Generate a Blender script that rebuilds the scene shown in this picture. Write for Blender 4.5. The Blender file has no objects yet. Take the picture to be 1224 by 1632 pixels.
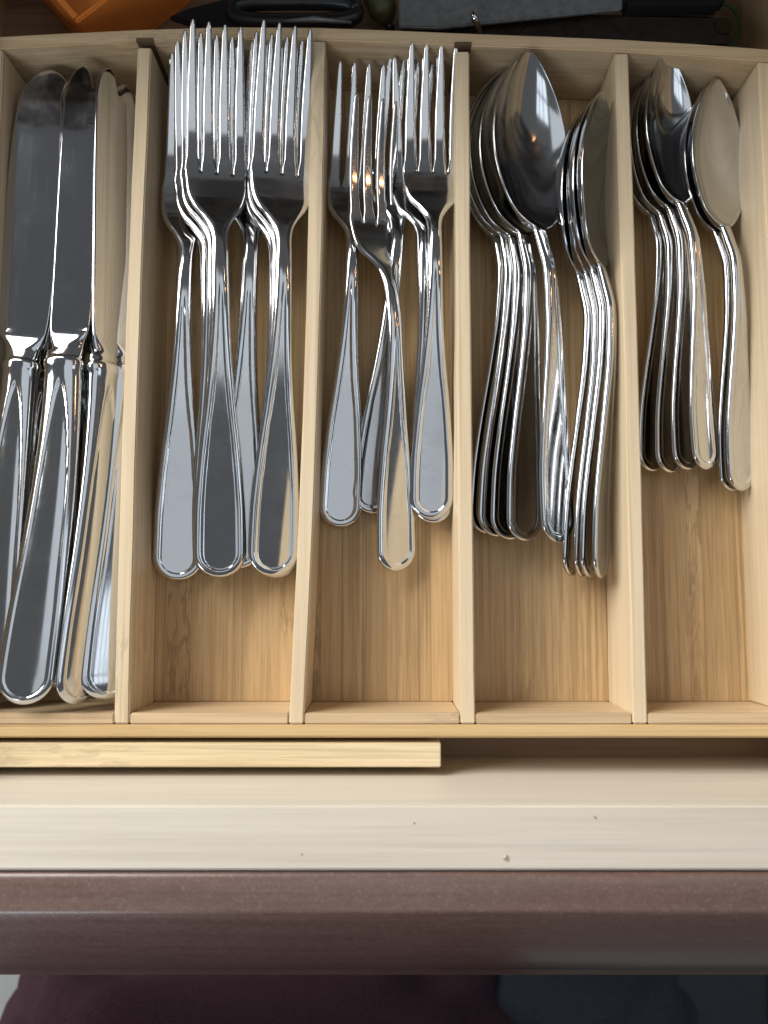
import bpy, bmesh, math, random
from mathutils import Vector, Matrix
random.seed(7)
S = bpy.context.scene
COL = S.collection
R = math.radians

# ------------------------------------------------------------------ camera
CAM_H = 0.300                       # height above the rim of the tray (z = 0)
F = 1300.0                          # focal length in pixels of the 1224 x 1632 photograph
TILT = math.atan(126 / F)
cd = bpy.data.cameras.new('camera')
cam = bpy.data.objects.new('camera', cd); COL.objects.link(cam)
cam.location = (0, 0, CAM_H); cam.rotation_euler = (TILT, 0, 0)
cd.sensor_fit = 'VERTICAL'; cd.sensor_height = 36; cd.lens = F / 1632 * 36
cd.clip_start = 0.01; cd.clip_end = 50
cd.dof.use_dof = True; cd.dof.focus_distance = 0.318; cd.dof.aperture_fstop = cd.lens / 2.6
S.camera = cam

# ------------------------------------------------------------------ room light
W = bpy.data.worlds.new('World'); S.world = W; W.use_nodes = True
bg = W.node_tree.nodes['Background']
bg.inputs['Color'].default_value = (0.92, 0.96, 1.0, 1); bg.inputs['Strength'].default_value = 0.095
def area(name, loc, aim, sx, sy, radiance, color):
    l = bpy.data.lights.new(name, 'AREA'); l.shape = 'RECTANGLE'; l.size = sx; l.size_y = sy
    l.energy = radiance * math.pi * sx * sy; l.color = color
    o = bpy.data.objects.new(name, l); COL.objects.link(o)
    o.location = loc
    o.rotation_euler = (Vector(aim) - Vector(loc)).to_track_quat('-Z', 'Y').to_euler()
    return o
def window(name, loc, aim, w, h, nx, ny, radiance, color, bar=0.06):
    q = (Vector(aim) - Vector(loc)).to_track_quat('-Z', 'Y')
    pw, ph = (w - bar * (nx - 1)) / nx, (h - bar * (ny - 1)) / ny
    for i in range(nx):
        for j in range(ny):
            off = Vector((-w / 2 + pw / 2 + i * (pw + bar), -h / 2 + ph / 2 + j * (ph + bar), 0))
            o = area(name, Vector(loc) + q @ off, aim, pw, ph, radiance, color)
            o.rotation_euler = q.to_euler()
window('window_light', (-1.40, 1.20, 1.15), (0, 0, 0), 1.8, 1.2, 3, 2, 11.0, (1.0, 0.975, 0.935))
window('far_window_light', (-1.2, -2.3, 1.6), (0, 0, 0), 1.3, 1.1, 3, 2, 6.0, (0.80, 0.90, 1.0))
area('ceiling_bounce_fill', (0.32, 0.29, 1.75), (0.32, 0.29, 0), 1.25, 0.95, 0.56, (0.88, 0.94, 1.0))  # added panel standing in for ceiling bounce, sized by the tine reflections
area('ceiling_bounce_fill', (0.02, -0.50, 1.75), (0.02, -0.50, 0), 0.85, 0.62, 0.46, (0.88, 0.94, 1.0))  # second added bounce panel, placed so only some fork handles reflect it
window('bowl_reflection_fill', (1.5, -0.22, 1.75), (1.5, -0.22, 0), 0.9, 0.75, 3, 2, 1.25, (0.80, 0.90, 1.0), 0.05)  # added overhead panes, set for the spoon bowl reflection and extra fill
for p in ((2.1, 0.80, 1.65), (1.75, 1.0, 1.7)):
    l = bpy.data.lights.new('lamp_bulb', 'POINT'); l.energy = 3.0; l.shadow_soft_size = 0.045; l.color = (1.0, 0.50, 0.20)
    o = bpy.data.objects.new('lamp_bulb', l); COL.objects.link(o); o.location = p

S.view_settings.view_transform = 'Standard'; S.view_settings.look = 'None'
S.view_settings.exposure = 0.27; S.view_settings.gamma = 1.0; S.view_settings.use_curve_mapping = False

# ------------------------------------------------------------------ helpers
def at(px, py, z):
    """the point at height z that lies at a spot measured on the photograph"""
    x, y = (px - 612) / F, (816 - py) / F
    c, s = math.cos(TILT), math.sin(TILT)
    d = Vector((x, y * c + s, y * s - c))
    return Vector((0, 0, CAM_H)) + d * ((z - CAM_H) / d.z)

def tag(o, label=None, cat=None, group=None, kind=None):
    if label: o['label'] = label
    if cat: o['category'] = cat
    if group: o['group'] = group
    if kind: o['kind'] = kind
    return o
def empty(name, loc=(0, 0, 0)):
    o = bpy.data.objects.new(name, None); o.empty_display_size = 0.01; o.location = loc
    COL.objects.link(o); return o
def link(name, me, parent=None, mat=None):
    o = bpy.data.objects.new(name, me); COL.objects.link(o)
    if mat is not None and not me.materials: me.materials.append(mat)
    if parent is not None:
        o.parent = parent
        o.matrix_parent_inverse = Matrix.Translation(-parent.location)
    return o
def from_bm(name, bm, mat, parent=None, smooth=False, bevel=0, seg=2):
    bmesh.ops.recalc_face_normals(bm, faces=bm.faces[:])
    if bevel:
        es = [e for e in bm.edges if len(e.link_faces) == 2 and e.calc_face_angle(0) > 0.6]
        bmesh.ops.bevel(bm, geom=es, offset=bevel, segments=seg, affect='EDGES', clamp_overlap=True)
    me = bpy.data.meshes.new(name); bm.to_mesh(me); bm.free()
    if smooth:
        for p in me.polygons: p.use_smooth = True
    return link(name, me, parent, mat)
def prism(bm, pts, z0, z1):
    """vertical prism over a plan outline"""
    a = [bm.verts.new((p[0], p[1], z0)) for p in pts]
    b = [bm.verts.new((p[0], p[1], z1)) for p in pts]
    n = len(pts)
    bm.faces.new(a); bm.faces.new(b)
    for i in range(n): bm.faces.new((a[i], a[(i + 1) % n], b[(i + 1) % n], b[i]))
def box(bm, x0, x1, y0, y1, z0, z1):
    prism(bm, [(x0, y0), (x1, y0), (x1, y1), (x0, y1)], z0, z1)
def tube(bm, pts, rad, n=10):
    rings = []
    for i, p in enumerate(pts):
        p = Vector(p)
        t = (Vector(pts[min(i + 1, len(pts) - 1)]) - Vector(pts[max(i - 1, 0)])).normalized()
        u = t.orthogonal().normalized() if i == 0 else (u - t * u.dot(t)).normalized()
        v = t.cross(u)
        r = rad[i] if isinstance(rad, (list, tuple)) else rad
        rings.append([bm.verts.new(p + (u * math.cos(2 * math.pi * k / n) + v * math.sin(2 * math.pi * k / n)) * r) for k in range(n)])
    for a, b in zip(rings, rings[1:]):
        for k in range(n): bm.faces.new((a[k], a[(k + 1) % n], b[(k + 1) % n], b[k]))
    bm.faces.new(rings[0]); bm.faces.new(rings[-1])

# ------------------------------------------------------------------ materials
class N:
    def __init__(s, name):
        s.m = bpy.data.materials.new(name); s.m.use_nodes = True
        s.t = s.m.node_tree; s.p = s.t.nodes['Principled BSDF']
    def n(s, typ, **kw):
        x = s.t.nodes.new(typ)
        for k, v in kw.items():
            if k in x.inputs: x.inputs[k].default_value = v
            else: setattr(x, k, v)
        return x
    def l(s, a, b): s.t.links.new(a, b)
    def coords(s, scale, rnd=True):
        tc = s.n('ShaderNodeTexCoord'); mp = s.n('ShaderNodeMapping'); mp.inputs['Scale'].default_value = scale
        if rnd:
            oi = s.n('ShaderNodeObjectInfo'); mu = s.n('ShaderNodeMath', operation='MULTIPLY'); mu.inputs[1].default_value = 37.0
            s.l(oi.outputs['Random'], mu.inputs[0])
            ad = s.n('ShaderNodeVectorMath', operation='ADD')
            s.l(tc.outputs['Object'], ad.inputs[0]); s.l(mu.outputs[0], ad.inputs[1]); s.l(ad.outputs[0], mp.inputs['Vector'])
        else: s.l(tc.outputs['Object'], mp.inputs['Vector'])
        return mp.outputs['Vector']
    def noise(s, vec, scale, detail=4, rough=0.6, dist=0.0):
        x = s.n('ShaderNodeTexNoise'); x.inputs['Scale'].default_value = scale; x.inputs['Detail'].default_value = detail
        x.inputs['Roughness'].default_value = rough; x.inputs['Distortion'].default_value = dist
        s.l(vec, x.inputs['Vector']); return x.outputs['Fac']
    def ramp(s, fac, stops):
        r = s.n('ShaderNodeValToRGB'); e = r.color_ramp.elements
        while len(e) < len(stops): e.new(0.5)
        for el, (p, c) in zip(e, stops):
            el.position = p; el.color = (c if len(c) == 4 else (*c, 1)) if isinstance(c, tuple) else (c, c, c, 1)
        s.l(fac, r.inputs['Fac']); return r.outputs['Color']
    def mix(s, fac, a, b, typ='MIX'):
        m = s.n('ShaderNodeMix', data_type='RGBA', blend_type=typ)
        for sock, v in ((m.inputs[0], fac), (m.inputs[6], a), (m.inputs[7], b)):
            if hasattr(v, 'is_linked'): s.l(v, sock)
            else: sock.default_value = v if not isinstance(v, tuple) else (*v, 1)
        return m.outputs[2]
    def bump(s, h, strength, dist):
        b = s.n('ShaderNodeBump'); b.inputs['Strength'].default_value = strength; b.inputs['Distance'].default_value = dist
        s.l(h, b.inputs['Height']); s.l(b.outputs['Normal'], s.p.inputs['Normal'])

def bamboo(name, light, dark, axis='Y', contrast=1.0, rough=0.42, tone=0.12, nodes=0.3):
    g = N(name)
    st = {'Y': (1, 0.022, 1), 'X': (0.022, 1, 1)}[axis]
    v = g.coords(st)
    fine = g.noise(v, 1500, 3, 0.65)
    lines = g.noise(v, 420, 3, 0.55)
    broad = g.noise(g.coords({'Y': (1, 0.12, 1), 'X': (0.12, 1, 1)}[axis]), 30, 3, 0.5)
    c = g.mix(g.ramp(lines, [(0.36, 0.0), (0.62, 1.0)]), dark, light)
    c = g.mix(g.ramp(fine, [(0.30, 0.55 * contrast), (0.55, 0.0)]), c, tuple(x * 0.62 for x in dark))
    pore = g.noise(g.coords({'Y': (1, 0.006, 1), 'X': (0.006, 1, 1)}[axis]), 900, 1, 0.4)
    c = g.mix(g.ramp(pore, [(0.60, 0.0), (0.68, 0.50 * min(1, contrast))]), c, tuple(x * 0.45 for x in dark))
    c = g.mix(g.ramp(broad, [(0.35, 0.0), (0.75, 0.55)]), c, tuple(min(1, x * 1.12) for x in light))
    if nodes:                                             # the knuckles of the cane: short torn flecks across a strip
        kv = g.coords({'Y': (9, 5, 9), 'X': (5, 9, 9)}[axis])
        spot = g.noise(kv, 1.6, 1, 0.4)
        fl = g.noise(g.coords({'Y': (1, 0.22, 1), 'X': (0.22, 1, 1)}[axis]), 420, 2, 0.6, 0.6)
        m = g.n('ShaderNodeMath', operation='MULTIPLY')
        g.l(g.ramp(spot, [(0.60, 0.0), (0.64, nodes)]), m.inputs[0]); g.l(g.ramp(fl, [(0.50, 0.0), (0.60, 1.0)]), m.inputs[1])
        c = g.mix(m.outputs[0], c, tuple(x * 0.55 for x in dark))
    oi = g.n('ShaderNodeObjectInfo')
    tr = g.ramp(oi.outputs['Random'], [(0.0, 1 - tone), (1.0, 1.0)])
    c = g.mix(1.0, c, tr, 'MULTIPLY')
    g.l(c, g.p.inputs['Base Color']); g.p.inputs['Roughness'].default_value = rough
    g.p.inputs['Specular IOR Level'].default_value = 0.4
    g.bump(fine, 0.25, 0.0002)
    return g.m
M = {}
M['floor_bamboo'] = bamboo('bamboo floor', (0.62, 0.43, 0.225), (0.49, 0.32, 0.155), 'Y', 1.35, tone=0.12, nodes=0.55)
M['divider'] = bamboo('bamboo divider', (0.79, 0.645, 0.445), (0.69, 0.54, 0.345), 'Y', 0.5, tone=0.06)
M['wall'] = bamboo('bamboo wall', (0.68, 0.51, 0.32), (0.55, 0.39, 0.22), 'X', 0.6, tone=0.05)
M['rim'] = bamboo('bamboo rim', (0.68, 0.49, 0.25), (0.54, 0.36, 0.16), 'X', 0.7, tone=0.04)
M['board'] = bamboo('loose board bamboo', (0.80, 0.67, 0.44), (0.68, 0.53, 0.31), 'X', 0.7, tone=0.03)
M['pine'] = bamboo('drawer pine', (0.72, 0.66, 0.57), (0.63, 0.57, 0.48), 'X', 0.25, rough=0.5, tone=0.03, nodes=0)
M['pine_side'] = bamboo('drawer side wood', (0.60, 0.44, 0.25), (0.50, 0.34, 0.17), 'Y', 0.3, rough=0.5, nodes=0)
M['base_ply'] = bamboo('drawer base ply', (0.30, 0.20, 0.12), (0.22, 0.14, 0.08), 'X', 0.3, rough=0.5, nodes=0)

def steel(name, base, r0, r1):
    g = N(name)
    g.p.inputs['Metallic'].default_value = 1.0
    v = g.coords((1, 1, 1))
    a = g.noise(v, 70, 5, 0.7, 0.4)                             # finger marks
    sc = g.noise(g.coords((1, 0.03, 1)), 1500, 2, 0.6)           # hairline scratches along the piece
    rr = g.mix(g.ramp(sc, [(0.58, 0.0), (0.74, 0.25)]), g.ramp(a, [(0.42, r0), (0.58, 0.5 * (r0 + r1)), (0.72, r1)]), (0.24, 0.24, 0.24))
    g.l(rr, g.p.inputs['Roughness'])
    b = g.noise(v, 160, 3, 0.6, 0.8)
    w = g.noise(g.coords((1, 0.7, 1)), 48, 2, 0.5)
    m = g.n('ShaderNodeMath', operation='MULTIPLY')
    g.l(g.ramp(b, [(0.50, 0.0), (0.62, 0.22)]), m.inputs[0]); g.l(g.ramp(w, [(0.52, 0.0), (0.66, 1.0)]), m.inputs[1])
    g.l(g.mix(m.outputs[0], base, tuple(x * 0.70 for x in base)), g.p.inputs['Base Color'])
    g.bump(g.noise(v, 38, 2, 0.5), 0.014, 0.0005)
    return g.m
M['steel'] = steel('polished steel', (0.63, 0.64, 0.655), 0.09, 0.15)
M['blade'] = steel('knife steel', (0.58, 0.59, 0.62), 0.06, 0.10)
def plain(name, col, rough, var=0.15, scale=60, metal=0.0, spec=0.5, bump=0.15):
    g = N(name)
    a = g.noise(g.coords((1, 1, 1)), scale, 5, 0.65)
    g.l(g.mix(g.ramp(a, [(0.3, 0.0), (0.75, 1.0)]), tuple(x * (1 - var) for x in col), tuple(min(1, x * (1 + var)) for x in col)), g.p.inputs['Base Color'])
    g.p.inputs['Roughness'].default_value = rough; g.p.inputs['Metallic'].default_value = metal
    g.p.inputs['Specular IOR Level'].default_value = spec
    g.bump(a, bump, 0.0004)
    return g.m
M['orange'] = plain('orange plastic', (0.90, 0.27, 0.05), 0.38, 0.06)
M['black'] = plain('black plastic', (0.018, 0.018, 0.019), 0.35)
M['dark_wood'] = plain('dark handle wood', (0.035, 0.025, 0.02), 0.45, 0.4, 200)
M['slot'] = plain('slot shade brown', (0.12, 0.075, 0.04), 0.7)  # dark brown stands in for the shade inside an uncut slot
M['grey_blade'] = plain('dull grey steel', (0.36, 0.37, 0.37), 0.5, 0.25, 300, 0.6)
M['rivet'] = plain('rivet metal', (0.10, 0.07, 0.05), 0.4, metal=0.8)
M['crumb'] = plain('crumb', (0.50, 0.42, 0.32), 0.9)
M['olive'] = plain('olive plastic', (0.08, 0.08, 0.028), 0.45)
M['green'] = plain('green rubber', (0.05, 0.12, 0.03), 0.6)
M['tile'] = plain('floor tile', (0.42, 0.42, 0.40), 0.5, 0.08, 12)
M['burgundy'] = plain('burgundy knit', (0.066, 0.033, 0.046), 0.95, 0.5, 900, spec=0.15, bump=0.8)
M['denim'] = plain('dark denim', (0.045, 0.054, 0.075), 0.9, 0.35, 700, spec=0.15, bump=0.6)
M['navy'] = plain('dark blue lacquer', (0.022, 0.027, 0.034), 0.45, 0.1)
def stained():
    g = N('dark stained wood')
    a = g.noise(g.coords((0.04, 1, 1)), 420, 4, 0.65)
    b = g.noise(g.coords((0.6, 1, 1), False), 420, 6, 0.8)
    k = g.noise(g.coords((0.5, 1, 1), False), 22, 2, 0.5)
    c = g.mix(g.ramp(a, [(0.32, 0.0), (0.68, 1.0)]), (0.125, 0.074, 0.060), (0.168, 0.106, 0.088))
    c = g.mix(g.ramp(k, [(0.35, 0.0), (0.7, 0.35)]), c, (0.17, 0.085, 0.066))
    c = g.mix(g.ramp(b, [(0.50, 0.0), (0.75, 0.30)]), c, (0.27, 0.20, 0.175))
    g.l(c, g.p.inputs['Base Color'])
    g.l(g.ramp(b, [(0.3, 0.26), (0.7, 0.42)]), g.p.inputs['Roughness'])
    g.p.inputs['Specular IOR Level'].default_value = 0.7
    sp = g.noise(g.coords((1, 1, 1), False), 900, 4, 0.8)
    c = g.mix(g.ramp(sp, [(0.55, 0.0), (0.70, 0.45)]), c, (0.34, 0.25, 0.22))
    c = g.mix(g.ramp(sp, [(0.30, 0.4), (0.44, 0.0)]), c, (0.08, 0.045, 0.038))
    g.l(c, g.p.inputs['Base Color'])
    g.bump(sp, 0.30, 0.00025)
    g.p.inputs['Coat Weight'].default_value = 0.35; g.p.inputs['Coat Roughness'].default_value = 0.18
    return g.m
M['stain'] = stained()
def granite():
    g = N('speckled granite')
    v = g.coords((1, 1, 1), False)
    a = g.noise(v, 90, 5, 0.7); b = g.noise(v, 34, 3, 0.6)
    c = g.ramp(a, [(0.36, (0.04, 0.037, 0.036)), (0.52, (0.22, 0.20, 0.19)), (0.66, (0.50, 0.48, 0.46))])
    c = g.mix(g.ramp(b, [(0.42, 0.8), (0.52, 0.0)]), c, (0.05, 0.045, 0.045))
    g.l(c, g.p.inputs['Base Color']); g.p.inputs['Roughness'].default_value = 0.15
    return g.m
M['granite'] = granite()

# ------------------------------------------------------------------ setting
ZF = -0.032                         # top of the tray's floor
ZB = -0.0365                        # top of the drawer's base
ZD = 0.037                          # top of the drawer front
FLOOR = -0.80
bm = bmesh.new(); box(bm, -2.5, 2.5, -2.5, 1.5, FLOOR - 0.02, FLOOR)
tag(from_bm('floor', bm, M['tile']), kind='structure')

# counter over the back of the drawer (its shade lies on the rear of the tray)
ct = empty('countertop', (0, 0.5, 0.06))
tag(ct, 'speckled granite countertop over the back end of the open drawer', 'countertop')
bm = bmesh.new(); box(bm, -1.2, 0.9, 0.245, 0.80, 0.066, 0.100)
from_bm('slab', bm, M['granite'], ct, bevel=0.006, seg=3)

# ------------------------------------------------------------------ drawer
y_in = at(612, 1283, ZD).y; y_mid = at(612, 1388, ZD).y; y_line = at(612, 1391, ZD).y
xL = at(4, 60, ZB).x; xR = at(1184, 60, ZB).x
y_back = 0.33
dr = empty('kitchen_drawer', (0, y_in, ZB))
tag(dr, 'pulled out kitchen drawer with pale wooden inside and dark brown stained front', 'drawer')
bm = bmesh.new(); box(bm, xL, xR, y_in, y_back, ZB - 0.008, ZB); from_bm('base', bm, M['base_ply'], dr)
bm = bmesh.new(); box(bm, xL - 0.015, xL, y_in + 0.0005, y_back, ZB - 0.02, 0.02); from_bm('side_board', bm, M['pine_side'], dr, bevel=0.001)
bm = bmesh.new(); box(bm, xR, xR + 0.015, y_in + 0.0005, y_back, ZB - 0.02, 0.02); from_bm('side_board', bm, M['pine_side'], dr, bevel=0.001)
bm = bmesh.new(); box(bm, xL - 0.015, xR + 0.015, y_back + 0.0005, y_back + 0.015, ZB - 0.02, 0.02); from_bm('back_board', bm, M['pine'], dr, bevel=0.001)
bm = bmesh.new(); box(bm, -0.36, 0.36, y_mid, y_in, -0.075, ZD)
from_bm('inner_front_board', bm, M['pine'], dr, bevel=0.0008, seg=2)
# dark front: flat top, soft edge, long roundover, small bead below it
y2 = at(612, 1456, ZD).y
prof = [(y_line, -0.10), (y_line, ZD - 0.0012), (y_line - 0.0008, ZD - 0.0004), (y_line - 0.0018, ZD)]
def sight(y, z):                    # image row on which a point of the mid plane falls
    d = Vector((0, y, z - CAM_H)); c, s = math.cos(TILT), math.sin(TILT)
    return 816 + F * (d.y * c + d.z * s) / (d.y * s - d.z * c) * -1
def sweep(y, z, a0, a1, ln, n):
    out = []
    for i in range(n):
        a = R(a0 + (a1 - a0) * (i + 0.5) / n)
        y -= math.cos(a) * ln / n; z -= math.sin(a) * ln / n
        out.append((y, z))
    return out
edge_line = sweep(y2 + 0.0012, ZD, 0, 20, 0.0013, 6)
ln = 0.02
while sight(*sweep(*edge_line[-1], 30, 66, ln, 14)[-1]) < 1546: ln += 0.0004
belly = sweep(*edge_line[-1], 30, 66, ln, 14)
prof += [(y2 + 0.006, ZD), (y2 + 0.0012, ZD)] + edge_line + belly
y3, z3 = belly[-1]
prof += [(y3 - 0.0008, z3 - 0.004), (y3 - 0.0040, z3 - 0.0055), (y3 - 0.0048, z3 - 0.008), (y3 - 0.0048, -0.10)]
bm = bmesh.new()
xs = [-0.36 + 0.72 * i / 24 for i in range(25)]
rings = [[bm.verts.new((x, p[0], p[1])) for p in prof] for x in xs]
for a, b in zip(rings, rings[1:]):
    for k in range(len(prof)): bm.faces.new((a[k], a[(k + 1) % len(prof)], b[(k + 1) % len(prof)], b[k]))
bm.faces.new(rings[0]); bm.faces.new(rings[-1])
fp = from_bm('front_panel', bm, M['stain'], dr, smooth=True)
for p in fp.data.polygons:
    if abs(p.normal.x) > 0.9 or p.normal.y > 0.9: p.use_smooth = False
# crumbs and knots of dust on the pale top edge
bm = bmesh.new()
for px, py, r in ((805, 1366, 0.0006), (808, 1370, 0.0004), (948, 1302, 0.0004), (480, 1361, 0.0003), (660, 1312, 0.0003), (392, 1009, 0.0003), (1092, 1012, 0.0002), (305, 1090, 0.0003), (860, 1100, 0.0003)):
    c = at(px, py, ZD + r * 0.3) if py > 1200 else at(px, py, ZF + r * 0.3)
    vs = bmesh.ops.create_icosphere(bm, subdivisions=2, radius=r, matrix=Matrix.Translation(c) @ Matrix.Rotation(px, 4, 'Z') @ Matrix.Diagonal((1.5, 0.8, 0.6, 1)))['verts']
    for v in vs: v.co += Vector((random.uniform(-1, 1), random.uniform(-1, 1), random.uniform(-1, 1))) * r * 0.28
tag(from_bm('crumbs', bm, M['crumb']), 'tiny crumbs scattered on the drawer front and the tray floor', 'crumbs', kind='stuff')

# ------------------------------------------------------------------ cutlery tray
yF_in = at(612, 1137, 0).y; yF_mid = at(612, 1155, 0).y; yF_out = at(612, 1176, 0).y
back_in = [at(px, py, 0) for px, py in ((-30, 79), (100, 72), (228, 66), (360, 62), (510, 63), (620, 67), (738, 72), (870, 77), (990, 82), (1110, 89), (1245, 99))]
back_t = 0.0052
tr = empty('cutlery_tray', (0, 0.03, ZB))
tag(tr, 'bamboo cutlery tray with five long compartments inside the drawer', 'cutlery tray')
xTL = at(4, 77, 0).x; xTR = at(1209, 96, 0).x
# back wall: slightly bowed board
bm = bmesh.new()
prism(bm, [(p.x, p.y) for p in back_in] + [(p.x, p.y + back_t) for p in reversed(back_in)], ZB + 0.0003, 0.0)
from_bm('back_wall', bm, M['wall'], tr, bevel=0.0005)
# front wall: two layers glued face to face, the inner one slotted for the dividers
div = [((193, 1155), (230, 66)), ((472, 1155), (508, 68)), ((746, 1155), (737, 71)), ((1021, 1155), (991, 78))]
dh = 0.0027
dv = []
for (fx, fy), (bx, by) in div:
    a = at(fx, fy, 0); b = at(bx, by, 0); dv.append((a, b))
edges = [xTL - 0.006] + [v for a, b in dv for v in (a.x - dh - 0.0002, a.x + dh + 0.0002)] + [xTR + 0.006]
for i in range(0, len(edges), 2):
    bm = bmesh.new(); box(bm, edges[i], edges[i + 1], yF_mid + 0.0001, yF_in, ZB + 0.0003, -0.0006)
    from_bm('front_wall_inner_strip', bm, M['wall'], tr, bevel=0.0004)
bm = bmesh.new(); box(bm, xTL - 0.006, xTR + 0.006, yF_out, yF_mid, ZB + 0.0003, 0.0)
from_bm('front_wall', bm, M['rim'], tr, bevel=0.0007)
def yb(x):
    for p, q in zip(back_in, back_in[1:]):
        if p.x <= x <= q.x: return p.y + (q.y - p.y) * (x - p.x) / (q.x - p.x)
    return back_in[-1].y
for nm, x0, x1 in (('side_wall', xTL - 0.006, xTL), ('side_wall', xTR, xTR + 0.006)):
    bm = bmesh.new(); prism(bm, [(x0, yF_in + 0.0001), (x1, yF_in + 0.0001), (x1, yb(x1) - 0.0002), (x0, yb(x0) - 0.0002)], ZB + 0.0003, -0.0003)
    from_bm(nm, bm, M['divider'], tr, bevel=0.0005)
for k, (a, b) in enumerate(dv):
    bx = b.x; ye = yb(bx) - (0.0022 if k in (0, 2) else 0.0004)
    bm = bmesh.new()
    L_, R_ = [], []
    bow = (-0.0008, 0.0013, -0.0003, 0.0004)[k]
    for q in range(15):
        t = q / 14; yy = yF_mid + 0.0002 + (ye - yF_mid - 0.0002) * t
        xc = a.x + (bx - a.x) * t + bow * math.sin(math.pi * t)
        n1, n2 = (0, 0) if q in (0, 14) else (random.uniform(-1, 1) * 0.00012, random.uniform(-1, 1) * 0.00012)
        L_.append((xc - dh + n1, yy)); R_.append((xc + dh + n2, yy))
    prism(bm, R_ + L_[::-1], ZF + 0.0002, -0.0004 if k != 1 else -0.0002)
    from_bm('divider', bm, M['divider'], tr, bevel=0.0005)
    if k in (0, 2):                                       # empty slot end in the back wall: solid block coloured like the shaded recess
        bm = bmesh.new(); box(bm, bx - dh - 0.0004, bx + dh + 0.0008, yb(bx) - 0.0002, yb(bx) + 0.0012, -0.03, 0.0003)
        from_bm('slot', bm, M['slot'], tr)
# floor: laminated strips, joints a hair deep
x = xTL
while x < xTR - 0.001:
    w = random.choice((0.0068, 0.0088, 0.0105, 0.013)) * random.uniform(0.9, 1.1)
    x1 = min(x + w, xTR)
    bm = bmesh.new()
    prism(bm, [(x + 0.00002, yF_in + 0.0002), (x1 - 0.00002, yF_in + 0.0002), (x1 - 0.00006, yb(x1) - 0.0003), (x + 0.00006, yb(x) - 0.0003)], ZB + 0.0006, ZF - random.uniform(0, 0.00006))
    from_bm('floor_strip', bm, M['floor_bamboo'], tr)
    x = x1
# board on edge between tray and drawer front
p0 = at(-60, 1184, -0.001); p1 = at(703, 1223, -0.001)
bd = empty('loose_board', (0, p1.y, ZB))
tag(bd, 'narrow pale bamboo board standing on edge between the tray and the drawer front', 'board')
bm = bmesh.new(); box(bm, xL + 0.002, p1.x, p1.y, p0.y, ZB + 0.0003, -0.001)
from_bm('board', bm, M['board'], bd, bevel=0.0004)

# ------------------------------------------------------------------ cutlery shapes
def smooth(t): t = max(0.0, min(1.0, t)); return t * t * (3 - 2 * t)
def curve(keys):
    xs = [k[0] for k in keys]; ys = [k[1] for k in keys]; n = len(xs)
    d = [(ys[i + 1] - ys[i]) / (xs[i + 1] - xs[i]) for i in range(n - 1)]
    m = [d[0]] + [0 if d[i - 1] * d[i] <= 0 else 2 * d[i - 1] * d[i] / (d[i - 1] + d[i]) for i in range(1, n - 1)] + [d[-1]]
    def f(x):
        if x <= xs[0]: return ys[0]
        if x >= xs[-1]: return ys[-1]
        i = max(j for j in range(n - 1) if xs[j] <= x)
        h = xs[i + 1] - xs[i]; t = (x - xs[i]) / h
        return ((1 + 2 * t) * (1 - t) ** 2 * ys[i] + t * (1 - t) ** 2 * h * m[i] + t * t * (3 - 2 * t) * ys[i + 1] + t * t * (t - 1) * h * m[i + 1])
    return f
def round_prof(d, e):
    q = max(0.0, 1 - min(1.0, d / e)); return math.sqrt(max(0.0, 1 - q * q))

def loft(stations, groups, nc, heights, side, parts, mm=0.001, shift=None):
    """closed metal shape: for each station s, each group gives (left, right); heights(x, s, g, u) gives top and bottom.
    parts(s, g) names the part a face belongs to. Returns {part: mesh} whose normals run on across the cuts."""
    bm = bmesh.new(); lay = bm.faces.layers.int.new('part'); names = []
    T, B = [], []
    us = [0.5 - 0.5 * math.cos(math.pi * j / nc) for j in range(nc + 1)]
    for s in stations:
        z0, z1 = side(s - 0.5), side(s + 0.5)
        ny, nz = -(z1 - z0), 1.0; L = math.hypot(ny, nz); ny /= L; nz /= L
        rt, rb = [], []
        for g, gf in enumerate(groups):
            xl, xr = gf(s); gt, gb = [], []
            for u in us:
                xx = xl + (xr - xl) * u
                a, b = heights(xx, s, g, u)
                zc = side(s); xo = 0 if shift is None else shift(s)
                gt.append(bm.verts.new(((xx + xo) * mm, (s + a * ny) * mm, (zc + a * nz) * mm)))
                gb.append(bm.verts.new(((xx + xo) * mm, (s + b * ny) * mm, (zc + b * nz) * mm)))
            rt.append(gt); rb.append(gb)
        T.append(rt); B.append(rb)
    for i in range(len(stations) - 1):
        sm = 0.5 * (stations[i] + stations[i + 1])
        for g in range(len(groups)):
            nm = parts(sm, g)
            if nm not in names: names.append(nm)
            for j in range(nc):
                f = bm.faces.new((T[i][g][j], T[i][g][j + 1], T[i + 1][g][j + 1], T[i + 1][g][j])); f[lay] = names.index(nm)
                f = bm.faces.new((B[i][g][j + 1], B[i][g][j], B[i + 1][g][j], B[i + 1][g][j + 1])); f[lay] = names.index(nm)
    bmesh.ops.remove_doubles(bm, verts=bm.verts[:], dist=1.5e-5)
    bmesh.ops.dissolve_degenerate(bm, edges=bm.edges[:], dist=1e-6)
    bm.normal_update()
    nrm = {tuple(round(c, 7) for c in v.co): v.normal.copy() for v in bm.verts}
    out = {}
    for k, nm in enumerate(names):
        c = bm.copy(); lc = c.faces.layers.int['part']
        bmesh.ops.delete(c, geom=[f for f in c.faces if f[lc] != k], context='FACES')
        me = bpy.data.meshes.new(nm); c.to_mesh(me); c.free()
        for p in me.polygons: p.use_smooth = True
        me.normals_split_custom_set_from_vertices([nrm.get(tuple(round(x, 7) for x in v.co), Vector((0, 0, 1))) for v in me.vertices])
        out[nm] = me
    bm.free()
    return out

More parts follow.
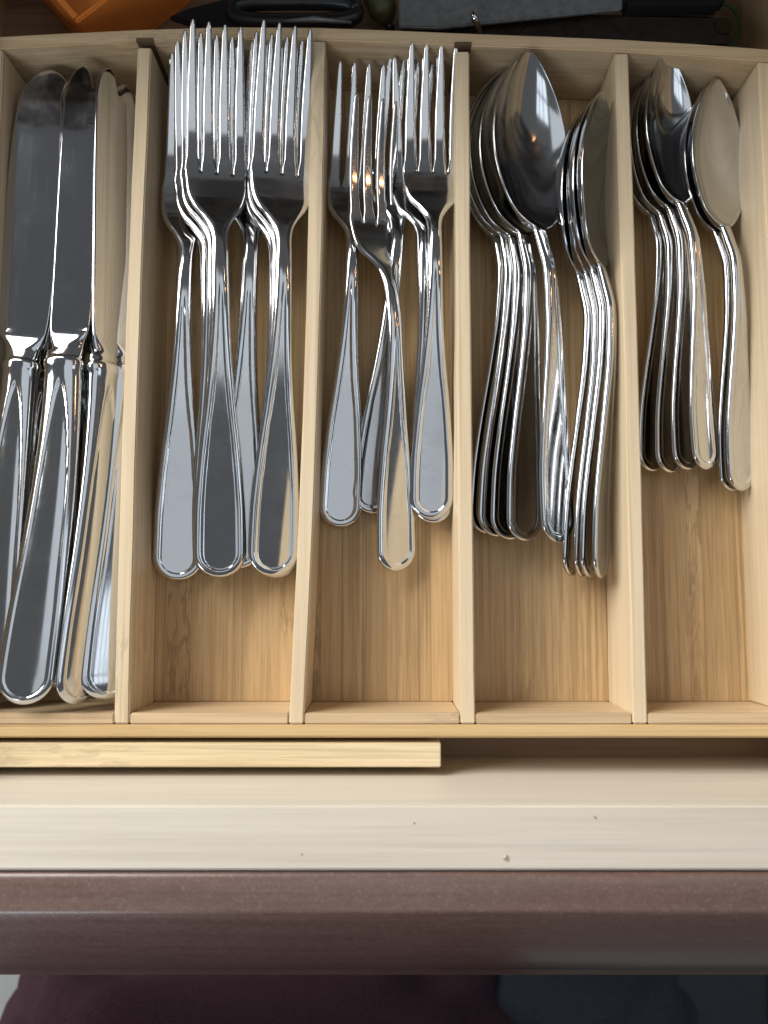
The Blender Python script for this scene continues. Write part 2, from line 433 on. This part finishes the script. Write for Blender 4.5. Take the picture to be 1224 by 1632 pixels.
def frange(a, b, n): return [a + (b - a) * i / n for i in range(n)]
RIM = 2.5
def handle_relief(x, s, w, Rn, s_end, amount):
    """recessed panel inside the rim of the handle"""
    d = w - abs(x)
    if s < Rn: d = min(d, Rn - math.hypot(Rn - s, x * Rn / max(1e-6, Rn)))
    return -amount * smooth((d - RIM) / 0.7) * smooth((s_end - s) / 12)

def make_fork(L, k, kh):
    """k scales the width of the handle, kh that of the head"""
    f = L / 212.0
    Rn = 9.8 * k
    wk = curve([(0, 9.75), (10, 9.8), (24, 9.6), (38, 8.7), (52, 7.4), (67, 5.7), (86, 4.2), (112, 3.3), (127, 3.2), (133, 3.9), (138, 6.2), (142, 8.9), (146, 10.6), (151, 11.5), (160, 11.8), (185, 12.0), (205, 11.6), (212, 11.3)])
    def w(s):
        v = wk(s / f) * (k + (kh - k) * smooth((s / f - 130) / 14))
        return Rn * math.sqrt(max(0, 1 - (1 - s / Rn) ** 2)) if s < Rn else v
    root = 157 * f
    cen = [-8.9 * kh, -3.0 * kh, 3.0 * kh, 8.9 * kh]
    tw = curve([(157, 3.0), (163, 2.15), (185, 1.85), (205, 1.2), (210, 0.95), (211.3, 0.65), (212, 0.0)])
    split = [-1, -0.5, 0, 0.5, 1]
    def grp(g):
        def fn(s):
            if s <= root: return split[g] * w(s), split[g + 1] * w(s)
            h = tw(s / f) * kh; o = smooth((s - root) / (6 * f))
            base_l, base_r = split[g] * w(root), split[g + 1] * w(root)
            c = cen[g] * (1 - 0.03 * (s - root) / (L - root))
            l, r = c - h, c + h
            return base_l + (l - base_l) * min(1, o * 1.0), base_r + (r - base_r) * min(1, o * 1.0)
        return fn
    gs = [grp(g) for g in range(4)]
    th = curve([(0, 1.15), (40, 1.15), (80, 1.5), (110, 1.95), (125, 1.9), (140, 1.25), (157, 0.95), (190, 0.95), (212, 0.6)])
    def hts(x, s, g, u):
        if s <= root:
            d = w(s) - abs(x)
            if s < Rn: d = Rn - math.hypot(Rn - s, x)
            if s > root - 4 * f:
                for q in (-0.5, 0, 0.5): d = min(d, math.hypot(x - q * w(s), root - s + 0.02))
        else:
            l, r = gs[g](s); d = min(x - l, r - x)
        t = th(s / f); e = 1.7 + 0.95 * smooth((s / f - 70) / 40) * smooth((150 - s / f) / 14) - 0.6 * smooth((s / f - 140) / 12)
        if s > root: e = max(0.3, min(0.6, 0.4 * (gs[g](s)[1] - gs[g](s)[0])))
        p = round_prof(d, e)
        top = t * p + handle_relief(x, s, w(s), Rn, 112 * f, 0.50)
        return (top if d > 1e-4 else 0.0), -t * p
    side = curve([(0, 1.0), (18 * f, 2.6), (56 * f, 7.0), (94 * f, 11.4), (108 * f, 12.6), (118 * f, 12.2), (134 * f, 8.8), (147 * f, 4.6), (160 * f, 2.6), (170 * f, 2.6), (188 * f, 4.6), (L, 10.0)])
    st = [0.0, 0.03, 0.1, 0.25, 0.5] + frange(0.8, Rn, 26) + frange(Rn, 130 * f, 52) + frange(130 * f, root - 4 * f, 22) + \
         [root - 4 * f + 4 * f * i / 6 for i in range(6)] + [root, root + 0.3, root + 0.8, root + 1.6, root + 2.6, root + 4, root + 6] + \
         frange(root + 8, 207 * f, 14) + [207 * f, 208.5 * f, 210 * f, 210.8 * f, 211.3 * f, 211.7 * f, L]
    parts = lambda s, g: 'handle' if s < 128 * f else ('head' if s < root else 'tine_%d' % g)
    ms = loft(st, gs, 11, hts, side, parts)
    return dict(L=L, tip=10.0, meshes=[('handle', ms['handle']), ('head', ms['head'])] + [('tine', ms['tine_%d' % g]) for g in range(4)])

def make_spoon(L, bw, depth, k):
    f = L / 192.0
    Rn = 9.0 * k
    wk = curve([(0, 8.95), (9.0, 9.0), (22, 8.8), (45, 7.2), (68, 5.0), (92, 3.5), (112, 2.95), (122, 3.2)])
    b0 = 122 * f; bl = L - b0
    def w(s):
        if s < Rn: return Rn * math.sqrt(max(0, 1 - (1 - s / Rn) ** 2))
        if s < b0: return wk(s / f) * k
        q = (s - b0) / bl
        egg = bw * (max(0, math.sin(math.pi * min(1, q ** 0.86))) ** 0.62)
        return max(egg, 3.2 * k * (1 - q) ** 3 if q < 0.5 else 0)
    th = curve([(0, 0.95), (40, 1.0), (80, 1.3), (108, 1.8), (122, 1.5), (134, 0.75), (192, 0.65)])
    def hts(x, s, g, u):
        ww = w(s)
        d = ww - abs(x)
        if s < Rn: d = Rn - math.hypot(Rn - s, x)
        if s > L - 8: d = min(d, (L - s) * 0.9 + 0.0)
        t = th(s / f); e = 0.95 + 1.5 * smooth((s / f - 70) / 40) * smooth((138 - s / f) / 14)
        if s > b0 + 8: e = 0.8
        p = round_prof(max(d, 0), min(e, max(0.05, ww)))
        q = max(0, (s - b0) / bl)
        D = depth * (max(0, math.sin(math.pi * min(1, q ** 0.9)))) ** 0.8
        dish = -D * max(0, 1 - (x / max(ww, 1e-6)) ** 2) ** 0.9
        top = t * p + handle_relief(x, s, ww, Rn, 108 * f, 0.46)
        edge = u in (0.0, 1.0) or s <= 0 or s >= L
        return (dish if edge else dish + top), (dish if edge else dish - t * p)
    side = curve([(0, 1.2), (26 * f, 2.8), (60 * f, 6.6), (88 * f, 9.6), (104 * f, 10.2), (116 * f, 8.4), (128 * f, 6.6), (140 * f, 7.4), (165 * f, 9.0), (L, 11.5)])
    st = [0.0, 0.03, 0.1, 0.25, 0.5] + frange(0.8, Rn, 24) + frange(Rn, b0 - 4, 48) + frange(b0 - 4, b0 + 10, 16) + \
         frange(b0 + 10, L - 6, 34) + [L - 6, L - 4.5, L - 3.2, L - 2.2, L - 1.5, L - 0.9, L - 0.5, L - 0.2, L - 0.05, L]
    ms = loft(st, [lambda s: (-w(s), w(s))], 42, hts, side, lambda s, g: 'handle' if s < b0 - 2 else 'bowl')
    return dict(L=L, tip=11.5, meshes=[('handle', ms['handle']), ('bowl', ms['bowl'])])

def make_knife(L, bw, teeth):
    """bw scales the width of the blade, teeth sets a serrated edge"""
    Rn = 10.2; B0 = 124.0; B1 = 131.0
    wk = curve([(0, 10.15), (10.2, 10.2), (25, 10.0), (60, 8.6), (95, 7.4), (118, 6.9), (123, 6.9), (124, 7.3), (126, 7.3), (127, 6.6), (131, 6.6)])
    spine = curve([(131, -6.6), (136, -8.2), (145, -9.0), (200, -9.9), (L - 16, -9.4), (L - 7, -7.2), (L - 2, -3.6), (L, 0.6)])
    edge = curve([(131, 6.6), (134, 7.4), (136.5, 9.6), (139, 11.0), (160, 12.4), (L - 35, 13.4), (L - 14, 12.4), (L - 5, 8.6), (L - 1.5, 5.0), (L, 0.8)])
    def lr(s):
        if s < Rn: h = Rn * math.sqrt(max(0, 1 - (1 - s / Rn) ** 2)); return -h, h
        if s < B1: h = wk(s); return -h, h
        r = edge(s)
        r, l = 6.6 + (r - 6.6) * bw if s < L - 10 else r * bw, spine(s) * (0.5 + 0.5 * bw)
        if teeth and 165 < s < L - 22: r += 0.38 * (abs(((s / 2.0) % 1) - 0.5) * 2 - 0.5)
        return l, r
    sway = (lambda s: -5.5 * (1 - smooth(s / 125.0)) + 1.6 * math.sin(math.pi * s / 125.0) if s < 125 else -2.0 * smooth((s - 150) / 120)) if teeth else (lambda s: 0.0)
    th = curve([(0, 2.1), (40, 2.5), (100, 3.3), (120, 3.8), (124, 4.3), (126.5, 4.3), (127.5, 3.6), (131, 2.6), (138, 1.1), (150, 0.85), (L, 0.55)])
    def hts(x, s, g, u):
        l, r = lr(s); d = min(x - l, r - x)
        if s < Rn: d = Rn - math.hypot(Rn - s, x)
        if s > L - 6: d = min(d, L - s)
        t = th(s)
        e = 0.9 * wk(s) if s < 118 else (6.2 if s < B1 else max(0.5, 6.2 - 0.9 * (s - B1)))
        p = round_prof(max(d, 0), e)
        if s > B1 + 8:                                       # ground down towards the cutting edge
            t *= 1 - 0.3 * smooth((u - 0.45) / 0.55)
        rel = 0
        if s < 119:
            w = wk(s)
            ph = (w - 2.4) * (math.sqrt(max(0, 1 - ((s - 70) / 48.5) ** 2)) if s > 70 else 1)
            if s < Rn: ph = math.sqrt(max(0, (Rn - 2.4) ** 2 - (Rn - s) ** 2))
            rel = 0.62 * smooth((ph - abs(x)) / 0.9 + 0.2)
            if s < 3: rel *= smooth((s - 1.6) / 1.2)
        ed = u in (0.0, 1.0) or s <= 0 or s >= L
        return (0 if ed else t * p - rel), (0 if ed else -t * p + rel)
    side = curve([(0, 3.2), (60, 4.2), (124, 4.6), (L, 4.2)])
    st = [0.0, 0.03, 0.1, 0.25, 0.5] + frange(0.8, Rn, 24) + frange(Rn, 112, 40) + frange(112, 123, 10) + \
         [123, 123.4, 124, 124.6, 125.4, 126, 126.6, 127, 127.6, 128.5, 129.7] + frange(131, 142, 12) + frange(142, 165, 8) + \
         frange(165, L - 22, int((L - 187) / 0.5)) + frange(L - 22, L - 6, 10) + [L - 6, L - 4.5, L - 3.2, L - 2.2, L - 1.4, L - 0.8, L - 0.4, L - 0.15, L]
    ms = loft(st, [lr], 40, hts, side, lambda s, g: 'handle' if s < 123 else ('bolster' if s < B1 else 'blade'), shift=sway)
    return dict(L=L, tip=4.2, meshes=[('handle', ms['handle']), ('bolster', ms['bolster']), ('blade', ms['blade'])])

KIND = {
    'dinner_fork': make_fork(212, 1.0, 1.04), 'salad_fork': make_fork(187, 0.88, 1.01),
    'tablespoon': make_spoon(189.5, 21.5, 8.5, 1.0), 'teaspoon': make_spoon(166, 16.5, 6.6, 0.86),
    'table_knife': make_knife(247, 1.0, False), 'steak_knife': make_knife(247, 0.40, True),
}
proto = {}
def place(kind, e, t, roll, label, group, cat, swing=0.0):
    """e, t: (px, py, z in mm) of the handle's end and of the tip; roll in degrees, positive leans the face to the right"""
    K = KIND[kind]
    P0 = at(e[0], e[1], e[2] * 0.001); P1 = at(t[0], t[1], t[2] * 0.001)
    d = P1 - P0
    ref = math.hypot(K['L'], K['tip']) * 0.001
    Y = d.normalized()
    X0 = Y.cross(Vector((0, 0, 1))).normalized(); Z0 = X0.cross(Y)
    c, s = math.cos(R(roll)), math.sin(R(roll))
    X = X0 * c - Z0 * s; Z = Z0 * c + X0 * s
    a = math.atan2(K['tip'], K['L'])                          # the chord to the tip, not the base line, runs along d
    Y2 = Y * math.cos(a) - Z * math.sin(a); Z2 = Z * math.cos(a) + Y * math.sin(a)
    mat = Matrix(((X.x, Y2.x, Z2.x, 0), (X.y, Y2.y, Z2.y, 0), (X.z, Y2.z, Z2.z, 0), (0, 0, 0, 1)))
    mid = (P0 + P1) / 2
    o0 = mid - Y * ref / 2
    if kind not in proto:
        root = empty(kind)
        kids = []
        for nm, me in K['meshes']:
            ob = bpy.data.objects.new(nm, me); COL.objects.link(ob); ob.parent = root
            me.materials.append(M['blade'] if nm == 'blade' else M['steel'])
            kids.append(ob)
        proto[kind] = (root, kids)
    else:
        r0, k0 = proto[kind]
        root = r0.copy(); COL.objects.link(root)
        for ob in k0:
            c2 = ob.copy(); COL.objects.link(c2); c2.parent = root
    root.matrix_world = Matrix.Translation(o0) @ mat
    tag(root, label, cat, group)
    return root

g = 'dinner forks in the second compartment'
DF = [
 ((378, 905, -28), (414, 62, -6), 10, 'dinner fork with its handle half buried between the middle and right forks'),
 ((283, 930, -27), (311, 78, -8), 6, 'dinner fork with the pale grey handle furthest left in the second compartment'),
 ((349, 925, -25), (320, 62, -3), 13, 'dinner fork at the bottom of the middle pair of nested handles'),
 ((353, 920, -21), (333, 52, 2), 15, 'dinner fork just below the top one of the left stack'),
 ((350, 916, -17), (346, 40, 8), 17, 'dinner fork on top of the left stack with dark grey handle'),
 ((440, 922, -27), (439, 68, -4), 13, 'dinner fork at the bottom of the stack against the second divider'),
 ((437, 919, -23), (446, 56, 1), 15, 'dinner fork in the middle of the stack against the second divider'),
 ((434, 914, -19), (458, 42, 7), 17, 'dinner fork on top of the stack against the second divider'),
]
for e, t, r, lab in DF: place('dinner_fork', e, t, r, lab, g, 'fork')
g = 'small forks in the third compartment'
SF = [
 ((541, 842, -29), (577, 98, -9), 3, 'small fork with pale handle at the left side of the third compartment'),
 ((592, 812, -29), (657, 92, -11), 8, 'small fork slanting under the others with its handle mostly covered'),
 ((691, 834, -27), (664, 88, -7), -2, 'small fork nested below the top one at the right of the third compartment'),
 ((687, 829, -23), (692, 66, -1), 4, 'small fork with wide pale handle on top of the right pair'),
 ((631, 913, -24), (600, 152, -4), 27, 'small fork lying on top in the middle and turned to the right'),
]
for e, t, r, lab in SF: place('salad_fork', e, t, r, lab, g, 'fork')
g = 'tablespoons in the fourth compartment'
TS = [
 ((772, 858, -25), (808, 112, -17), 32, 'tablespoon at the bottom of the left stack against the third divider'),
 ((787, 863, -22), (816, 104, -12), 30, 'second tablespoon from the bottom of the left stack'),
 ((809, 869, -21), (827, 100, -9), 27, 'third tablespoon from the bottom of the left stack'),
 ((833, 865, -17), (835, 93, -3), 33, 'tablespoon right under the top one of the left stack'),
 ((887, 862, -14), (845, 84, 4), 37, 'tablespoon on top of the left stack with its dark shiny bowl in full view'),
 ((905, 922, -22), (936, 174, -16), 57, 'tablespoon at the outer left of the right stack with the lowest handle'),
 ((922, 920, -20), (944, 170, -12), 60, 'second tablespoon from the left in the right stack'),
 ((935, 918, -17), (954, 160, -7), 55, 'third tablespoon from the left in the right stack'),
 ((953, 914, -14), (962, 155, -2), 58, 'tablespoon leaning on the fourth divider with its bowl reflecting brown wood'),
]
for e, t, r, lab in TS: place('tablespoon', e, t, r, lab, g, 'spoon')
g = 'teaspoons in the fifth compartment'
TE = [
 ((1034, 757, -25), (1044, 112, -19), 30, 'teaspoon at the bottom of the left stack of the fifth compartment'),
 ((1064, 760, -23), (1050, 105, -15), 31, 'teaspoon second from the bottom with its dark handle showing'),
 ((1092, 752, -20), (1058, 96, -11), 29, 'teaspoon under the top one of the left stack in the fifth compartment'),
 ((1122, 748, -17), (1066, 87, -5), 33, 'teaspoon on top of the left stack with a shiny bowl by the fourth divider'),
 ((1164, 781, -26), (1132, 140, -15), 30, 'teaspoon under the other at the right wall of the tray'),
 ((1178, 777, -22), (1144, 132, -10), 30, 'teaspoon with a brown reflecting bowl on top beside the right tray wall'),
]
for e, t, r, lab in TE: place('teaspoon', e, t, r, lab, g, 'spoon')
g = 'table knives in the first compartment'
KN = [
 ('table_knife', (84, 1108, -29), (62, 150, -29), 10, 'table knife on the compartment floor with only the end of its handle showing'),
 ('table_knife', (102, 1104, -12), (118, 140, -13), 80, 'table knife on its edge squeezed in beside the topmost knife'),
 ('steak_knife', (166, 1106, -20), (150, 145, -18), 50, 'serrated knife tucked under the pale blade at the right of the pile'),
 ('table_knife', (16, 1112, -18), (30, 150, -24), 24, 'table knife low at the left wall of the first compartment'),
 ('table_knife', (-30, 1098, -3), (84, 122, -9), 182, 'table knife with the broad dark speckled blade furthest left'),
 ('steak_knife', (190, 1096, -11), (205, 150, -17), 34, 'serrated knife lying lowest against the first divider with its blade half hidden'),
 ('steak_knife', (134, 1109, -7), (180, 120, -6), 60, 'serrated knife with a blade reflecting pale wood beside the dividing wall'),
 ('steak_knife', (68, 1103, 1), (139, 122, -4), 3, 'serrated knife on top of the pile with its broad handle end at lower left'),
]
for k, e, t, r, lab in KN: place(k, e, t, r, lab, g, 'knife')

# ------------------------------------------------------------------ things behind the tray
yB = back_in[4].y + back_t
# orange plastic box, one corner towards us
pc = at(131, 56, -0.012)
ob = empty('plastic_box', (pc.x, pc.y, ZB))
tag(ob, 'orange plastic box with a slot in its side behind the tray', 'box')
def local(o, bm, name, mat, rot, loc, **kw):
    bmesh.ops.transform(bm, matrix=Matrix.Translation(loc) @ rot, verts=bm.verts[:])
    return from_bm(name, bm, mat, o, **kw)
rz = Matrix.Rotation(R(40), 4, 'Z')
o_loc = Vector((pc.x, pc.y + 0.001, ZB + 0.0005)); H = 0.030
bm = bmesh.new(); box(bm, 0, 0.07, 0, 0.06, 0, 0.002); local(ob, bm, 'bottom', M['orange'], rz, o_loc)
bm = bmesh.new(); box(bm, 0, 0.07, 0, 0.0022, 0.002, H); local(ob, bm, 'side', M['orange'], rz, o_loc, bevel=0.0006)
bm = bmesh.new()
for a in ((0.0023, 0.014, 0.002, H), (0.014, 0.026, 0.002, 0.016), (0.014, 0.026, 0.024, H), (0.026, 0.06, 0.002, H)): box(bm, 0, 0.0022, a[0], a[1], a[2], a[3])
local(ob, bm, 'slotted_side', M['orange'], rz, o_loc)
bm = bmesh.new(); box(bm, 0.0023, 0.0678, 0.0023, 0.058, 0.021, 0.0232); local(ob, bm, 'lid', M['orange'], rz, o_loc, bevel=0.0006)

# black scissors: blade to the left and a loop handle
def flat(pts, z0, z1):
    bm = bmesh.new(); prism(bm, [(p.x, p.y) for p in pts], z0, z1); return bm
sc = empty('scissors', at(440, 30, -0.03)); tag(sc, 'black handled scissors lying behind the dinner forks', 'scissors')
zz = -0.016
from_bm('blade', flat([at(268, 26, zz), at(300, 12, zz), at(380, -8, zz), at(385, 44, zz), at(330, 46, zz)], zz - 0.003, zz), M['black'], sc, bevel=0.0006)
bm = bmesh.new()
cx, cy = 470, 19
pts = []
for i in range(25):
    a = 2 * math.pi * i / 24
    pts.append(at(cx + 98 * (abs(math.cos(a)) ** 0.6) * (1 if math.cos(a) >= 0 else -1), cy + 17 * (abs(math.sin(a)) ** 0.7) * (1 if math.sin(a) >= 0 else -1), zz))
tube(bm, pts, 0.0034, 8)
from_bm('loop_handle', bm, M['black'], sc, smooth=True)
bm = bmesh.new(); tube(bm, [at(455, 34, zz + 0.0036), at(500, 31, zz + 0.0044), at(560, 36, zz + 0.003)], [0.0006, 0.0012, 0.0005], 8)
from_bm('metal_inlay', bm, M['grey_blade'], sc, smooth=True)
hb = empty('utensil_handle', at(612, 20, -0.03)); tag(hb, 'olive green utensil handle between the scissors and the grey blade', 'utensil')
bm = bmesh.new(); tube(bm, [at(590, -40, -0.024), at(600, -10, -0.022), at(612, 20, -0.022), at(618, 36, -0.024)], [0.005, 0.0062, 0.0058, 0.003], 14)
from_bm('grip', bm, M['olive'], hb, smooth=True)
bm = bmesh.new(); tube(bm, [at(618, 36, -0.024), at(624, 50, -0.026)], [0.0022, 0.0018], 10)
from_bm('neck', bm, M['black'], hb, smooth=True)
# two kitchen knives side by side
kz = -0.012
kn = empty('kitchen_knife', at(900, 10, kz)); tag(kn, 'kitchen knife with dull grey blade and black handle at the top edge', 'knife')
from_bm('blade', flat([at(636, -14, kz), at(636, 42, kz), at(700, 44, kz), at(992, 14, kz), at(992, -25, kz)], kz - 0.002, kz), M['grey_blade'], kn, bevel=0.0005)
from_bm('handle', flat([at(993, -25, kz), at(993, 10, kz), at(1155, 8, kz), at(1160, -25, kz)], kz - 0.008, kz + 0.002), M['black'], kn, bevel=0.002)
kz = -0.018
kn = empty('kitchen_knife', at(900, 50, kz)); tag(kn, 'kitchen knife with dark wooden riveted handle behind the spoons', 'knife')
from_bm('handle', flat([at(640, 62, kz), at(640, 30, kz), at(900, 16, kz), at(1150, 20, kz), at(1172, 45, kz), at(1165, 78, kz), at(900, 84, kz)], kz - 0.010, kz), M['dark_wood'], kn, bevel=0.0025)
for px, py in ((820, 42), (912, 46), (1152, 42)):
    bm = bmesh.new(); c = at(px, py, kz)
    bmesh.ops.create_cone(bm, cap_ends=True, segments=16, radius1=0.0042, radius2=0.0036, depth=0.0012, matrix=Matrix.Translation(c))
    from_bm('rivet', bm, M['rivet'], kn)
bm = bmesh.new(); tube(bm, [at(752, 18, -0.004), at(757, 30, -0.005), at(764, 46, -0.010), at(768, 60, -0.020)], [0.0012, 0.0016, 0.0011, 0.0006], 8)
tag(from_bm('skewer', bm, M['steel'], smooth=True), 'short steel skewer resting on the dark knives behind the tray', 'skewer')
bm = bmesh.new(); tube(bm, [at(1150 + 28 * math.cos(a), 42 + 36 * math.sin(a), -0.030) for a in [2 * math.pi * i / 28 for i in range(29)]], 0.0008, 6)
tag(from_bm('rubber_band', bm, M['green'], smooth=True), 'thin green rubber band at the back right corner of the drawer', 'rubber band')

# ------------------------------------------------------------------ in front of the drawer
def rings_mesh(name, rings, mat, parent, n=120, fold=0.0):
    """rings: (cx, cy, z, rx, ry); lofted finely, with hanging folds"""
    rings = sorted(rings, key=lambda r: r[2])
    fs = [curve([(r[2], r[k]) for r in rings]) for k in (0, 1, 3, 4)]
    bm = bmesh.new(); rr = []
    m = 70
    for i in range(m + 1):
        z = rings[0][2] + (rings[-1][2] - rings[0][2]) * i / m
        cx, cy, rx, ry = [f(z) for f in fs]
        v = []
        for k in range(n):
            a = 2 * math.pi * k / n
            ca, sa = math.cos(a), math.sin(a)
            q = 1 + fold * (0.5 * math.sin(9 * a + z * 17 + 1.5 * math.sin(z * 26)) + 0.35 * math.sin(17 * a - z * 41) + 0.3 * math.sin(4 * a + z * 75 + 2 * math.sin(3 * a)))
            v.append(bm.verts.new((cx + rx * q * math.copysign(abs(ca) ** 0.55, ca), cy + ry * q * math.copysign(abs(sa) ** 0.62, sa), z)))
        rr.append(v)
    for a, b in zip(rr, rr[1:]):
        for k in range(n): bm.faces.new((a[k], a[(k + 1) % n], b[(k + 1) % n], b[k]))
    bm.faces.new(rr[0]); bm.faces.new(rr[-1])
    return from_bm(name, bm, mat, parent, smooth=True)
pe = empty('person', (-0.06, -0.40, FLOOR))
tag(pe, 'person in a burgundy top and dark jeans standing at the open drawer', 'person')
rings_mesh('top', [(-0.085, -0.375, -0.42, 0.20, 0.115), (-0.085, -0.370, -0.34, 0.198, 0.125), (-0.085, -0.368, -0.25, 0.182, 0.125), (-0.083, -0.385, -0.15, 0.172, 0.115), (-0.07, -0.43, -0.04, 0.152, 0.108), (-0.06, -0.46, 0.10, 0.15, 0.105), (-0.05, -0.48, 0.26, 0.17, 0.105), (-0.05, -0.49, 0.38, 0.17, 0.09), (-0.05, -0.49, 0.43, 0.11, 0.07)], M['burgundy'], pe, fold=0.055)
rings_mesh('jeans_leg', [(0.095, -0.375, FLOOR + 0.05, 0.06, 0.065), (0.105, -0.37, -0.60, 0.075, 0.08), (0.120, -0.365, -0.45, 0.095, 0.095), (0.130, -0.365, -0.36, 0.105, 0.105), (0.115, -0.37, -0.29, 0.105, 0.105), (0.085, -0.38, -0.25, 0.09, 0.09)], M['denim'], pe, fold=0.05)
rings_mesh('jeans_leg', [(-0.13, -0.40, FLOOR + 0.05, 0.06, 0.065), (-0.13, -0.40, -0.60, 0.075, 0.08), (-0.12, -0.395, -0.45, 0.092, 0.095), (-0.11, -0.39, -0.35, 0.10, 0.10)], M['denim'], pe, fold=0.05)
q0 = at(1072, 1560, FLOOR)
cb = empty('floor_mat', (q0.x, q0.y, FLOOR)); tag(cb, 'dark blue grey floor mat at the lower right below the drawer', 'floor mat')
bm = bmesh.new(); box(bm, q0.x, q0.x + 0.112, q0.y - 0.5, q0.y + 0.3, FLOOR + 0.001, FLOOR + 0.012); from_bm('pad', bm, M['navy'], cb, bevel=0.003)
bm = bmesh.new(); box(bm, q0.x + 0.116, q0.x + 0.6, q0.y - 0.5, q0.y + 0.3, FLOOR + 0.001, FLOOR + 0.012); from_bm('pad', bm, M['navy'], cb, bevel=0.003)
